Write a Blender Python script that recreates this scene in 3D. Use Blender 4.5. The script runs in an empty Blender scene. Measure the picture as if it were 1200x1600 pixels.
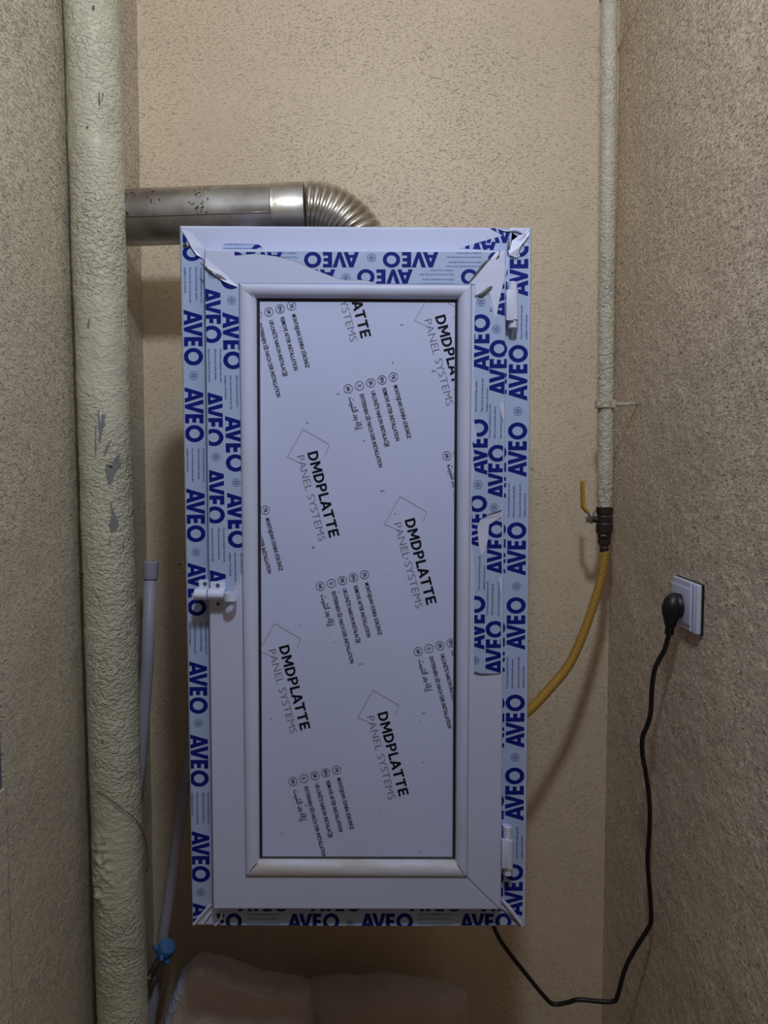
import bpy, bmesh, math, random
from mathutils import Vector, Matrix, noise
from mathutils.geometry import tessellate_polygon

# ---------------------------------------------------------------- camera, light, exposure
SC = bpy.context.scene
COL = SC.collection
CAMZ = 1.5
PITCH = math.radians(3.45)
F = 1200.0
cd = bpy.data.cameras.new('camera')
cam = bpy.data.objects.new('camera', cd); COL.objects.link(cam)
cd.sensor_fit = 'VERTICAL'; cd.sensor_height = 36.0; cd.lens = F / 1600 * 36.0
cd.clip_start = 0.02
cam.location = (0, 0, CAMZ)
cam.rotation_euler = (math.radians(90) - PITCH, 0, 0)
SC.camera = cam
SC.view_settings.view_transform = 'Standard'
SC.view_settings.look = 'None'
SC.view_settings.gamma = 1.0
SC.view_settings.use_curve_mapping = False
SC.view_settings.exposure = 0.0

w = bpy.data.worlds.new('world'); SC.world = w; w.use_nodes = True
w.node_tree.nodes['Background'].inputs[0].default_value = (1.0, 0.58, 0.22, 1)
w.node_tree.nodes['Background'].inputs[1].default_value = 0.075

ld = bpy.data.lights.new('ceiling_lamp', 'POINT')
ld.energy = 30; ld.shadow_soft_size = 0.055; ld.color = (0.80, 0.89, 1.0)
lamp = bpy.data.objects.new('ceiling_lamp', ld); COL.objects.link(lamp)
lamp.location = (0.055, 0.22, CAMZ + 0.97)

sp, cp = math.sin(PITCH), math.cos(PITCH)
def ray(px, py):
    a = (px - 600) / F; b = (800 - py) / F
    return Vector((a, cp + b * sp, -sp + b * cp))
def P(px, py, Y):                      # point of the plane Y seen at a pixel of the photograph
    r = ray(px, py); t = Y / r.y
    return Vector((r.x * t, Y, CAMZ + r.z * t))
def PX(px, py, X):                     # the same for a plane X (side walls)
    r = ray(px, py); t = X / r.x
    return Vector((X, r.y * t, CAMZ + r.z * t))

# ---------------------------------------------------------------- materials
def mat(name, col, rough=0.5, metal=0.0, spec=0.5, coat=0.0):
    m = bpy.data.materials.new(name); m.use_nodes = True
    b = m.node_tree.nodes['Principled BSDF']
    b.inputs['Base Color'].default_value = (*col, 1); b.inputs['Roughness'].default_value = rough
    b.inputs['Metallic'].default_value = metal; b.inputs['Specular IOR Level'].default_value = spec
    b.inputs['Coat Weight'].default_value = coat
    return m
class NT:
    def __init__(s, m): s.t = m.node_tree; s.n = s.t.nodes; s.b = s.n['Principled BSDF']; s.tc = s.n.new('ShaderNodeTexCoord')
    def L(s, a, b): s.t.links.new(a, b)
    def mapping(s, scale=(1, 1, 1), rot=(0, 0, 0), loc=(0, 0, 0), src=None):
        m = s.n.new('ShaderNodeMapping'); m.inputs['Scale'].default_value = scale
        m.inputs['Rotation'].default_value = rot; m.inputs['Location'].default_value = loc
        s.L(src or s.tc.outputs['Object'], m.inputs['Vector']); return m.outputs[0]
    def noise(s, vec, scale, detail=3, rough=0.55, dist=0.0):
        n = s.n.new('ShaderNodeTexNoise'); n.inputs['Scale'].default_value = scale; n.inputs['Detail'].default_value = detail
        n.inputs['Roughness'].default_value = rough; n.inputs['Distortion'].default_value = dist
        s.L(vec, n.inputs['Vector']); return n.outputs['Fac']
    def vor(s, vec, scale, feat='F1', rnd=1.0):
        n = s.n.new('ShaderNodeTexVoronoi'); n.feature = feat; n.inputs['Scale'].default_value = scale
        n.inputs['Randomness'].default_value = rnd
        s.L(vec, n.inputs['Vector']); return n.outputs['Distance']
    def ramp(s, fac, stops, interp='LINEAR'):
        r = s.n.new('ShaderNodeValToRGB'); r.color_ramp.interpolation = interp
        e = r.color_ramp.elements
        while len(e) < len(stops): e.new(0.5)
        for k, (p, c) in enumerate(stops):
            e[k].position = p; e[k].color = (c, c, c, 1) if not hasattr(c, '__len__') else (*c, 1)
        s.L(fac, r.inputs[0]); return r.outputs[0]
    def math(s, op, a, b=None, clamp=False):
        n = s.n.new('ShaderNodeMath'); n.operation = op; n.use_clamp = clamp
        for i, v in enumerate((a, b)):
            if v is None: continue
            if isinstance(v, (int, float)): n.inputs[i].default_value = v
            else: s.L(v, n.inputs[i])
        return n.outputs[0]
    def mix(s, fac, a, b):
        n = s.n.new('ShaderNodeMix'); n.data_type = 'RGBA'
        if isinstance(fac, (int, float)): n.inputs[0].default_value = fac
        else: s.L(fac, n.inputs[0])
        for i, v in ((6, a), (7, b)):
            if isinstance(v, tuple): n.inputs[i].default_value = (*v, 1)
            else: s.L(v, n.inputs[i])
        return n.outputs[2]
    def bump(s, h, strength=1.0, dist=0.01, prev=None):
        n = s.n.new('ShaderNodeBump'); n.inputs['Strength'].default_value = strength; n.inputs['Distance'].default_value = dist
        s.L(h, n.inputs['Height'])
        if prev: s.L(prev, n.inputs['Normal'])
        s.L(n.outputs[0], s.b.inputs['Normal']); return n.outputs[0]

def stucco(name, base, dark, amp, scale=1.0, side=False, strokes=1.0, sparse=0.0, fleck_min=0.695):
    """painted rough plaster: short trowel flecks over lumps"""
    m = mat(name, base, 0.5, spec=0.55); t = NT(m)
    rot = (math.radians(38), 0, 0) if side else (0, math.radians(-28), 0)
    sc = (1, 1, 2.6)
    v = t.mapping(sc, rot)
    wob = t.noise(t.mapping(), 30 * scale, 2)
    f1 = t.noise(v, 62 * scale, 2.5, 0.6, 0.6)
    f2 = t.noise(t.mapping(sc, (rot[0], rot[1], 0), (3, 5, 1)), 125 * scale, 2, 0.6, 0.3)
    pits = t.ramp(f1, [(0.36 - sparse, 0.0), (0.43 - sparse, 1.0)])
    bumps = t.ramp(f2, [(0.54 + sparse, 0.0), (0.62 + sparse, 1.0)])
    big = t.noise(t.mapping(), 11, 3)
    area = t.ramp(t.noise(t.mapping(), 3.2, 2), [(0.35, 0.45), (0.65, 1.0)])
    h = t.math('ADD', t.math('MULTIPLY', pits, 0.8 * strokes), t.math('MULTIPLY', bumps, 0.55))
    h = t.math('MULTIPLY', h, area)
    h = t.math('ADD', h, t.math('MULTIPLY', wob, 0.5))
    h = t.math('ADD', h, t.math('MULTIPLY', big, 1.2))
    t.bump(h, 1.0, amp)
    spot = t.ramp(t.noise(t.mapping(), 4.5, 5, 0.6), [(0.30, 0.0), (0.72, 1.0)])
    c = t.mix(spot, tuple(base), tuple(x * 0.90 for x in base))
    fleck_shade = t.ramp(t.noise(t.mapping((1, 1, 1.8), rot, (9, 2, 4)), 85 * scale, 1.5), [(fleck_min, 0.0), (fleck_min + .035, 0.8)])  # small dark flecks: shade of the plaster bumps painted into the colour
    c = t.mix(fleck_shade, c, tuple(dark))
    t.L(c, t.b.inputs['Base Color'])
    return m

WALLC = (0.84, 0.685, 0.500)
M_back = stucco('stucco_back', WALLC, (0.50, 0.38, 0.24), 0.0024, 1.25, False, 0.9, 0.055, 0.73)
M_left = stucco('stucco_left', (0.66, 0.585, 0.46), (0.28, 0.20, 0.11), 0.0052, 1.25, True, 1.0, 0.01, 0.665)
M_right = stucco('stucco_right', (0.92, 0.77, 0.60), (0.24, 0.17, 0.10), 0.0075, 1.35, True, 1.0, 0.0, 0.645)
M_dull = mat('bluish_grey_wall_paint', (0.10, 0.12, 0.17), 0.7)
M_floor = mat('grey_floor_tile', (0.20, 0.18, 0.16), 0.5)
M_ceil = mat('white_ceiling_paint', (0.70, 0.68, 0.62), 0.8)

M_pvc = mat('white_pvc', (0.60, 0.63, 0.83), 0.5, spec=0.3)
t = NT(M_pvc)
d1 = t.ramp(t.noise(t.mapping(), 7, 4, 0.6), [(0.40, 0.0), (0.80, 0.35)])
d2 = t.ramp(t.noise(t.mapping((1, 1, 1), (0, 0, 0), (4, 1, 2)), 150, 1), [(0.80, 0.0), (0.82, 0.75)])
c = t.mix(d1, (0.56, 0.61, 0.86), (0.49, 0.52, 0.71)); c = t.mix(d2, c, (0.22, 0.20, 0.20))
t.L(c, t.b.inputs['Base Color'])
M_bead = mat('white_pvc_bead', (0.6, 0.63, 0.78), 0.45, spec=0.35)
t = NT(M_bead)
d1 = t.ramp(t.noise(t.mapping((1, 1, 1)), 9, 5, 0.65), [(0.45, 0.0), (0.75, 0.55)])
c = t.mix(d1, (0.58, 0.62, 0.86), (0.49, 0.50, 0.62)); t.L(c, t.b.inputs['Base Color'])
M_beadlow = mat('dusty_white_pvc_bead', (0.60, 0.60, 0.66), 0.55)
t = NT(M_beadlow)
d1 = t.ramp(t.noise(t.mapping((0.4, 1, 1)), 30, 4, 0.65), [(0.35, 0.0), (0.65, 0.9)])
c = t.mix(d1, (0.60, 0.62, 0.78), (0.47, 0.43, 0.38)); t.L(c, t.b.inputs['Base Color'])
M_panel = mat('panel_film', (0.57, 0.585, 0.73), 0.42, spec=0.4)
t = NT(M_panel)
d1 = t.ramp(t.noise(t.mapping((1, 1, 1)), 5, 5, 0.6), [(0.35, 0.0), (0.8, 0.5)])
c = t.mix(d1, (0.58, 0.645, 0.97), (0.50, 0.55, 0.80))
d2 = t.ramp(t.noise(t.mapping((1, 1, 1), (0, 0, 0), (1, 7, 2)), 120, 0), [(0.845, 0.0), (0.86, 0.7)])
c = t.mix(d2, c, (0.12, 0.12, 0.14)); t.L(c, t.b.inputs['Base Color'])
t.bump(t.noise(t.mapping(), 260, 2), 0.06, 0.001)
M_film = mat('blue_protective_film', (0.41, 0.51, 0.77), 0.42, spec=0.3)
M_filmback = mat('white_film_backing', (0.64, 0.68, 0.92), 0.4, spec=0.4)
M_filmdark = mat('adhesive_side_of_film', (0.09, 0.095, 0.115), 0.4)
M_navy = mat('navy_print', (0.008, 0.014, 0.21), 0.5, spec=0.12)
M_navythin = mat('faded_navy_print', (0.06, 0.085, 0.30), 0.5, spec=0.12)
M_black = mat('black_print', (0.008, 0.008, 0.018), 0.5, spec=0.12)
M_grey = mat('grey_print', (0.20, 0.205, 0.27), 0.5, spec=0.2)
M_line = mat('pale_brown_print', (0.33, 0.32, 0.35), 0.5)
M_gasket = mat('black_rubber', (0.012, 0.012, 0.014), 0.6)
M_white = mat('white_plastic', (0.64, 0.69, 0.92), 0.35, spec=0.4)
M_screw = mat('steel_screw', (0.22, 0.21, 0.20), 0.35, 0.8)
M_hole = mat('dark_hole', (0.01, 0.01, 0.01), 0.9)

def painted_pipe(name, base, amp, chips):
    m = mat(name, base, 0.42, spec=0.45); t = NT(m)
    v = t.mapping((1, 1, 1.1), (0, 0.5, 0))
    n1 = t.noise(v, 46, 3, 0.62, 1.2)
    n2 = t.noise(t.mapping((1, 1, 1.5), (0, 0.6, 0)), 130, 2, 0.6)
    area = t.ramp(t.noise(t.mapping(), 6, 2), [(0.35, 0.25), (0.62, 1.0)])
    h = t.math('MULTIPLY', t.math('ADD', n1, t.math('MULTIPLY', t.ramp(n2, [(0.45, 0.0), (0.6, 1.0)]), 0.35)), area)
    t.bump(h, 1.0, amp)
    c = t.mix(t.ramp(t.noise(t.mapping(), 9, 4), [(0.35, 0.0), (0.7, 1.0)]), base, tuple(x * 0.86 for x in base))
    if chips:
        dk = t.ramp(t.noise(t.mapping((1, 1, 1.6), (0, 0.6, 0)), 110, 1), [(0.73, 0.0), (0.76, 0.7)])
        c = t.mix(dk, c, (0.16, 0.13, 0.10))
    t.L(c, t.b.inputs['Base Color']); return m
M_drain = painted_pipe('lumpy_cream_paint', (0.60, 0.57, 0.445), 0.0062, False)
M_gas = painted_pipe('flaky_cream_paint', (0.72, 0.655, 0.53), 0.0060, True)
M_chip = mat('bared_grey_plastic', (0.21, 0.215, 0.235), 0.6, spec=.2)
M_flue = mat('stained_stainless_steel', (0.42, 0.42, 0.43), 0.32, 1.0)
t = NT(M_flue)
rs = t.ramp(t.noise(t.mapping((1, 1, 1)), 9, 4, 0.6), [(0.35, 0.33), (0.7, 0.52)])
t.L(rs, t.b.inputs['Roughness'])
sm = t.ramp(t.noise(t.mapping((1, 1, 1), (0, 0, 0), (2, 3, 1)), 14, 5, 0.6), [(0.40, 0.0), (0.70, 0.8)])
c = t.mix(sm, (0.66, 0.65, 0.64), (0.36, 0.32, 0.28))
rust = t.ramp(t.noise(t.mapping((1, 1, 1), (0, 0, 0), (5, 3, 1)), 90, 2, 0.6), [(0.70, 0.0), (0.73, 0.8)])
sx = t.n.new('ShaderNodeSeparateXYZ'); t.L(t.tc.outputs['Object'], sx.inputs[0])
xa, xb = P(192, 310, 1.35).x, P(325, 310, 1.35).x
zx = t.math('MULTIPLY', t.math('GREATER_THAN', sx.outputs[0], xa), t.math('LESS_THAN', sx.outputs[0], xb))
zz = t.math('GREATER_THAN', sx.outputs[2], P(250, 336, 1.35).z)
rust2 = t.ramp(t.noise(t.mapping((1, 1, 1), (0, 0, 0), (5, 3, 1)), 150, 2, 0.6), [(0.565, 0.0), (0.60, 1.0)])
clus = t.ramp(t.noise(t.mapping((1, 1, 1), (0, 0, 0), (7, 3, 1)), 26, 1), [(0.44, 0.0), (0.50, 1.0)])
rf = t.math('MAXIMUM', t.math('MULTIPLY', t.math('MULTIPLY', rust2, clus), t.math('MULTIPLY', zx, zz)), rust)
c = t.mix(rf, c, (0.06, 0.035, 0.02)); t.L(c, t.b.inputs['Base Color'])
t.L(t.math('SUBTRACT', 1.0, rf), t.b.inputs['Metallic'])
M_flex = mat('ribbed_aluminium', (0.44, 0.43, 0.42), 0.27, 1.0)
t = NT(M_flex)
sm = t.ramp(t.noise(t.mapping(), 25, 5, 0.6), [(0.42, 0.0), (0.70, 0.8)])
c = t.mix(sm, (0.66, 0.64, 0.61), (0.30, 0.25, 0.20)); t.L(c, t.b.inputs['Base Color'])
M_valve = mat('darkened_brass', (0.075, 0.06, 0.05), 0.42, 0.75)
M_valvering = mat('worn_brass_rim', (0.25, 0.23, 0.20), 0.4, 0.8)
M_rusty = mat('rusty_nipple', (0.07, 0.035, 0.035), 0.6, 0.3)
M_ylever = mat('yellow_vinyl', (0.60, 0.32, 0.012), 0.4)
M_hose = mat('yellow_hose_sleeve', (0.52, 0.30, 0.05), 0.42)
M_steel = mat('tarnished_steel', (0.35, 0.35, 0.33), 0.38, 0.9)
M_plug = mat('black_rubber_plug', (0.010, 0.010, 0.014), 0.42)
M_cord = mat('black_cable', (0.009, 0.009, 0.012), 0.45)
M_socket = mat('bluish_white_socket', (0.62, 0.66, 0.86), 0.35)
M_wpipe = mat('pale_grey_pipe_plastic', (0.46, 0.45, 0.54), 0.45)
M_blue = mat('blue_plastic', (0.075, 0.20, 0.46), 0.5, spec=.3)
M_bag = mat('dusty_translucent_plastic', (0.46, 0.39, 0.365), 0.42, spec=0.5, coat=0.4)
t = NT(M_bag)
t.bump(t.noise(t.mapping(), 22, 5, 0.6, 0.6), 0.7, 0.012)
M_bag2 = mat('dusty_bag_plastic', (0.54, 0.46, 0.42), 0.55, spec=0.3)
t = NT(M_bag2)
t.bump(t.noise(t.mapping(), 25, 5, 0.6, 0.5), 0.6, 0.010)
M_wire = mat('thin_black_wire', (0.02, 0.018, 0.015), 0.5)

# ---------------------------------------------------------------- object helpers
def obj(name, me_or_bm, material, parent=None, smooth=False):
    if isinstance(me_or_bm, bmesh.types.BMesh):
        me = bpy.data.meshes.new(name); bmesh.ops.recalc_face_normals(me_or_bm, faces=me_or_bm.faces)
        me_or_bm.to_mesh(me); me_or_bm.free()
    else: me = me_or_bm
    if isinstance(material, (list, tuple)):
        for m in material: me.materials.append(m)
    else: me.materials.append(material)
    if smooth:
        for p in me.polygons: p.use_smooth = True
    o = bpy.data.objects.new(name, me); COL.objects.link(o)
    if parent:
        o.parent = parent; o.matrix_parent_inverse = Matrix.Translation(-parent.location)
    return o
def tag(o, label, cat, group=None):
    o['label'] = label; o['category'] = cat
    if group: o['group'] = group
    return o
def thing(name, loc, label, cat, group=None):
    o = bpy.data.objects.new(name, None); COL.objects.link(o); o.location = loc; o.empty_display_size = 0.05
    return tag(o, label, cat, group)
def box(bm, lo, hi, bev=0.0, seg=2):
    r = bmesh.ops.create_cube(bm, size=1.0)
    vs = r['verts']
    for v in vs:
        v.co = Vector((lo[i] + (v.co[i] + 0.5) * (hi[i] - lo[i]) for i in range(3)))
    if bev:
        es = list({e for v in vs for e in v.link_edges})
        bmesh.ops.bevel(bm, geom=es, offset=bev, segments=seg, affect='EDGES', profile=0.6)
def prism(bm, pts, dy, bev=0.0):
    """polygon of XZ points at their own Y, extruded back by dy"""
    a = [bm.verts.new(p) for p in pts]; b = [bm.verts.new(Vector(p) + Vector((0, dy, 0))) for p in pts]
    fs = [bm.faces.new(a), bm.faces.new(b[::-1])]
    n = len(a)
    for i in range(n): fs.append(bm.faces.new((a[i], b[i], b[(i + 1) % n], a[(i + 1) % n])))
    if bev:
        bmesh.ops.bevel(bm, geom=list(fs[0].edges), offset=bev, segments=2, affect='EDGES', profile=0.5)
def frames(pts):
    T = []
    for i in range(len(pts)):
        a = pts[max(i - 1, 0)]; b = pts[min(i + 1, len(pts) - 1)]
        T.append((b - a).normalized())
    up = Vector((0, 1, 0)) if abs(T[0].y) < 0.9 else Vector((1, 0, 0))
    N = []; n = (up - T[0] * up.dot(T[0])).normalized()
    for tt in T:
        n = (n - tt * n.dot(tt)).normalized(); N.append((n, tt.cross(n)))
    return T, N
def tube(bm, pts, rad, seg=16, cap=True, sx=1.0):
    pts = [Vector(p) for p in pts]
    if not hasattr(rad, '__len__'): rad = [rad] * len(pts)
    T, N = frames(pts); rings = []
    for p, r, (n, b) in zip(pts, rad, N):
        rings.append([bm.verts.new(p + (n * math.cos(a) * sx + b * math.sin(a)) * r) for a in [2 * math.pi * k / seg for k in range(seg)]])
    for A, B in zip(rings, rings[1:]):
        for k in range(seg): bm.faces.new((A[k], A[(k + 1) % seg], B[(k + 1) % seg], B[k]))
    if cap:
        bm.faces.new(rings[0][::-1]); bm.faces.new(rings[-1])
def lathe(bm, org, axis, prof, seg=24, hexa=()):
    """prof: (distance along axis, radius)"""
    axis = Vector(axis).normalized()
    u = axis.orthogonal().normalized(); v = axis.cross(u)
    rings = []
    for (h, r) in prof:
        rings.append([bm.verts.new(Vector(org) + axis * h + (u * math.cos(2 * math.pi * k / seg) + v * math.sin(2 * math.pi * k / seg)) * r) for k in range(seg)])
    for A, B in zip(rings, rings[1:]):
        for k in range(seg): bm.faces.new((A[k], A[(k + 1) % seg], B[(k + 1) % seg], B[k]))
    bm.faces.new(rings[0][::-1]); bm.faces.new(rings[-1])
def smooth_path(pts, n=12):
    pts = [Vector(p) for p in pts]; out = []
    for i in range(len(pts) - 1):
        p0 = pts[max(i - 1, 0)]; p1 = pts[i]; p2 = pts[i + 1]; p3 = pts[min(i + 2, len(pts) - 1)]
        for k in range(n):
            s = k / n
            out.append(0.5 * ((2 * p1) + (p2 - p0) * s + (2 * p0 - 5 * p1 + 4 * p2 - p3) * s * s + (3 * p1 - p0 - 3 * p2 + p3) * s ** 3))
    out.append(pts[-1]); return out
def autosmooth(o, ang=35):
    for p in o.data.polygons: p.use_smooth = True
    o.data.set_sharp_from_angle(angle=math.radians(ang))
    return o

# ---------------------------------------------------------------- the setting
YB = 1.65; XL = -0.512; XR = 0.488; ZC = CAMZ + 1.75
YL = PX(5.5, 1110, XL).y                       # where the left wall ends, at the left edge of the picture
def slab(name, lo, hi, m):
    bm = bmesh.new(); box(bm, lo, hi)
    o = obj(name, bm, m); o['kind'] = 'structure'; return o
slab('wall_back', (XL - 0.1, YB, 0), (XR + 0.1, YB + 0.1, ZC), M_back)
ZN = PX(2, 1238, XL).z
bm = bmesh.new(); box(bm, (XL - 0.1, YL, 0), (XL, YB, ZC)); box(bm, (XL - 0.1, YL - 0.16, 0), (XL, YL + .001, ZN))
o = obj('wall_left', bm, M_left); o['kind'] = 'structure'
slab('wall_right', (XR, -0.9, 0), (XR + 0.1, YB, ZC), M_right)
slab('floor', (-1.6, -0.9, -0.05), (XR + 0.1, YB + 0.1, 0), M_floor)
slab('ceiling', (-1.6, -0.9, ZC), (XR + 0.1, YB + 0.1, ZC + 0.05), M_ceil)
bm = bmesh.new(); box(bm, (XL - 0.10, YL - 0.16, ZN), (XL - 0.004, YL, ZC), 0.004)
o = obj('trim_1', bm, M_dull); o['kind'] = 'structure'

# ---------------------------------------------------------------- 2D printing tools
def clip_convex(poly, tri):
    """Sutherland-Hodgman; both lists of (x, z); tri counter-clockwise"""
    out = poly
    n = len(tri)
    for i in range(n):
        ax, az = tri[i]; bx_, bz = tri[(i + 1) % n]
        inp = out; out = []
        if not inp: return []
        def side(p): return (bx_ - ax) * (p[1] - az) - (bz - az) * (p[0] - ax)
        for j in range(len(inp)):
            c0 = inp[j]; c1 = inp[(j + 1) % len(inp)]
            s0, s1 = side(c0), side(c1)
            if s0 >= 0: out.append(c0)
            if (s0 >= 0) != (s1 >= 0):
                f = s0 / (s0 - s1); out.append((c0[0] + (c1[0] - c0[0]) * f, c0[1] + (c1[1] - c0[1]) * f))
    return out
def area(p): return 0.5 * sum(p[i][0] * p[(i + 1) % len(p)][1] - p[(i + 1) % len(p)][0] * p[i][1] for i in range(len(p)))
def tris_of(poly):
    v3 = [Vector((x, z, 0)) for x, z in poly]
    out = []
    for t3 in tessellate_polygon([v3]):
        tr = [poly[i] for i in t3]
        if area(tr) < 0: tr = tr[::-1]
        if abs(area(tr)) > 1e-10: out.append(tr)
    return out
class Print:
    """flat ink on the plane Y, clipped to a region"""
    def __init__(s, Y, region=None):
        s.Y = Y; s.V = []; s.Fc = []; s.k = 0; s.d = 0.0
        s.reg = tris_of(region) if region else None
        if s.reg: s.bb = [(min(p[0] for p in tr), max(p[0] for p in tr), min(p[1] for p in tr), max(p[1] for p in tr)) for tr in s.reg]
    def add(s, poly):
        s.k = (s.k + 1) % 13; s.d = s.k * 8e-6
        if s.reg is None: s._put(poly); return
        x0 = min(p[0] for p in poly); x1 = max(p[0] for p in poly); z0 = min(p[1] for p in poly); z1 = max(p[1] for p in poly)
        for tr, b in zip(s.reg, s.bb):
            if x1 < b[0] or x0 > b[1] or z1 < b[2] or z0 > b[3]: continue
            q = clip_convex(poly, tr)
            if len(q) >= 3 and abs(area(q)) > 1e-11: s._put(q)
    def _put(s, q):
        if area(q) > 0: q = q[::-1]          # front faces the camera (-Y)
        k = len(s.V); s.V += [(x, s.Y - s.d, z) for x, z in q]; s.Fc.append(tuple(range(k, k + len(q))))
    def build(s, name, m, parent):
        if not s.V: return None
        me = bpy.data.meshes.new(name); me.from_pydata(s.V, [], s.Fc); me.update()
        return obj(name, me, m, parent)
def letters_aveo():
    L = []
    L.append([(0, 0), (.26, 0), (.56, 1), (.34, 1)])
    L.append([(.36, 1), (.58, 1), (.93, 0), (.67, 0)])
    L.append([(.22, .18), (.72, .18), (.66, .38), (.28, .38)])
    v = .74
    L.append([(v, 1), (v + .26, 1), (v + .54, 0), (v + .33, 0)])
    L.append([(v + .33, 0), (v + .53, 0), (v + .86, 1), (v + .60, 1)])
    e = 1.62
    L.append([(e, 0), (e + .25, 0), (e + .25, 1), (e, 1)])
    for z0, z1, ww in ((0, .225, .55), (.39, .605, .51), (.775, 1, .55)): L.append([(e + .2, z0), (e + ww, z0), (e + ww, z1), (e + .2, z1)])
    ox, n = 2.79, 28
    for k in range(n):
        a, b = 2 * math.pi * k / n, 2 * math.pi * (k + 1) / n
        L.append([(ox + .52 * math.cos(a), .5 + .52 * math.sin(a)), (ox + .52 * math.cos(b), .5 + .52 * math.sin(b)),
                  (ox + .285 * math.cos(b), .5 + .285 * math.sin(b)), (ox + .285 * math.cos(a), .5 + .285 * math.sin(a))])
    return L, 3.31
AVEO, AVEO_W = letters_aveo()
def ring2(cx, cz, r, wd, n=12):
    o = []
    for k in range(n):
        a, b = 2 * math.pi * k / n, 2 * math.pi * (k + 1) / n
        o.append([(cx + (r + wd) * math.cos(a), cz + (r + wd) * math.sin(a)), (cx + (r + wd) * math.cos(b), cz + (r + wd) * math.sin(b)),
                  (cx + r * math.cos(b), cz + r * math.sin(b)), (cx + r * math.cos(a), cz + r * math.sin(a))])
    return o
ICON = []
for k in range(6):
    a = math.radians(60 * k + 30)
    ICON += ring2(.5 + .30 * math.cos(a), .5 + .30 * math.sin(a), .15, .05, 8)
ICON += ring2(.5, .5, .10, .05, 8)
_tc = {}
def text_tris(body, offset=0.0, res=2, fit=True):
    """triangles of a line of text scaled to a 1 x 1 box (length x letter height)"""
    key = (body, offset, res)
    if key in _tc: return _tc[key]
    c = bpy.data.curves.new('txt', 'FONT'); c.body = body; c.resolution_u = res; c.offset = offset
    o = bpy.data.objects.new('txt', c); COL.objects.link(o)
    dg = bpy.context.evaluated_depsgraph_get(); ev = o.evaluated_get(dg); me = ev.to_mesh()
    me.calc_loop_triangles()
    vs = [(v.co.x, v.co.y) for v in me.vertices]
    T = [[vs[i] for i in lt.vertices] for lt in me.loop_triangles]
    ev.to_mesh_clear(); bpy.data.objects.remove(o); bpy.data.curves.remove(c)
    x0 = min(v[0] for v in vs); x1 = max(v[0] for v in vs)
    H = 0.70
    T = [[((x - x0) / (x1 - x0), z / H) for x, z in tr] for tr in T]
    _tc[key] = (T, (x1 - x0) / H); return _tc[key]

def quad_map(px_origin, px_end, up_px, Y):
    """map (u, v) with u along origin->end (0..1) and v towards up_px offset (0..1) into XZ on the plane Y"""
    o = P(*px_origin, Y); e = P(*px_end, Y); uo = P(px_origin[0] + up_px[0], px_origin[1] + up_px[1], Y)
    ex = (e - o); ey = (uo - o)
    return lambda u, v: (o.x + ex.x * u + ey.x * v, o.z + ex.z * u + ey.z * v)

# ---------------------------------------------------------------- the cabinet with its pvc frame
YO = 1.140; YS = 1.120; YP = 1.131
cab = thing('wall_cabinet', (0.0, YO, CAMZ - 0.68),
            'white plastic-framed cabinet under the flue, its protective film partly torn off', 'cabinet')
def quad(tl, tr, br, bl, Y): return [P(*tl, Y), P(*tr, Y), P(*br, Y), P(*bl, Y)]
def rail(name, outer, inner, side, prof, m):
    """one mitred side of a frame; prof = (t from outer to inner, Y)"""
    a, b = side, (side + 1) % 4
    bm = bmesh.new()
    A = []; B = []
    for tt, y in prof:
        pa = outer[a].lerp(inner[a], tt); pb = outer[b].lerp(inner[b], tt)
        A.append(bm.verts.new((pa.x, y, pa.z))); B.append(bm.verts.new((pb.x, y, pb.z)))
    n = len(prof)
    for i in range(n): bm.faces.new((A[i], A[(i + 1) % n], B[(i + 1) % n], B[i]))
    bm.faces.new(A[::-1]); bm.faces.new(B)
    return autosmooth(obj(name, bm, m, cab), 40)
O_out = quad((280, 352), (831, 355), (822, 1449), (300, 1447), YO)
O_in = quad((335, 405), (775, 405), (768, 1405), (345, 1405), YO)
S_out = quad((319, 389), (791, 391), (783, 1422), (333, 1421), YS)
S_in = quad((373, 443), (737, 445), (730, 1371), (384, 1370), YS)
B_in = quad((401, 466), (715, 468), (710.5, 1344), (405.5, 1343), YS + 0.006)
G_in = quad((406, 471), (711, 472.5), (707, 1338.5), (410, 1338), YP)
for s in range(4):
    rail('frame_rail', O_out, O_in, s, [(0, YO + .070), (0, YO + .003), (.03, YO + .0008), (.07, YO), (.09, YO), (.94, YO), (.95, YO), (1, YO + .004), (1, YO + .070)], M_pvc)
    rail('sash_rail', S_out, S_in, s, [(0, YO - .0004), (0, YS + .0022), (.015, YS + .0006), (.04, YS), (.055, YS), (.97, YS), (.985, YS), (1, YS + .0015), (1, YO - .0004)], M_pvc)
    rail('glazing_bead', S_in, B_in, s, [(0.01, YS + .012), (0.01, YS - .0002), (.07, YS - .0018), (.2, YS - .0028), (.38, YS - .0030), (.55, YS - .0022), (.72, YS - .0002),
          (.86, YS + .0032), (.96, YS + .0080), (1, YS + .012)], M_beadlow if s == 2 else M_bead)
    rail('gasket', B_in, G_in, s, [(-.08, YP + .004), (-.08, YP - .0015), (.4, YP - .0022), (1, YP - .0004), (1, YP + .004)], M_gasket)
bm = bmesh.new(); prism(bm, quad((400, 465), (717, 466), (712, 1346), (404, 1345), YP), 0.02)
panel = obj('infill_panel', bm, M_panel, cab)
# panels of the box behind the frame
x0, x1 = O_out[0].x, O_out[1].x; zt, zb = O_out[0].z, O_out[2].z
ybk = YO + .070
for nm, lo, hi in (('side_panel', (x0 + .040, ybk, zb + .005), (x0 + .052, YB, zt - .005)), ('side_panel', (x1 - .062, ybk, zb + .005), (x1 - .050, YB, zt - .005)),
                   ):
    bm = bmesh.new(); box(bm, lo, hi, .001); obj(nm, bm, M_pvc, cab)

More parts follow.
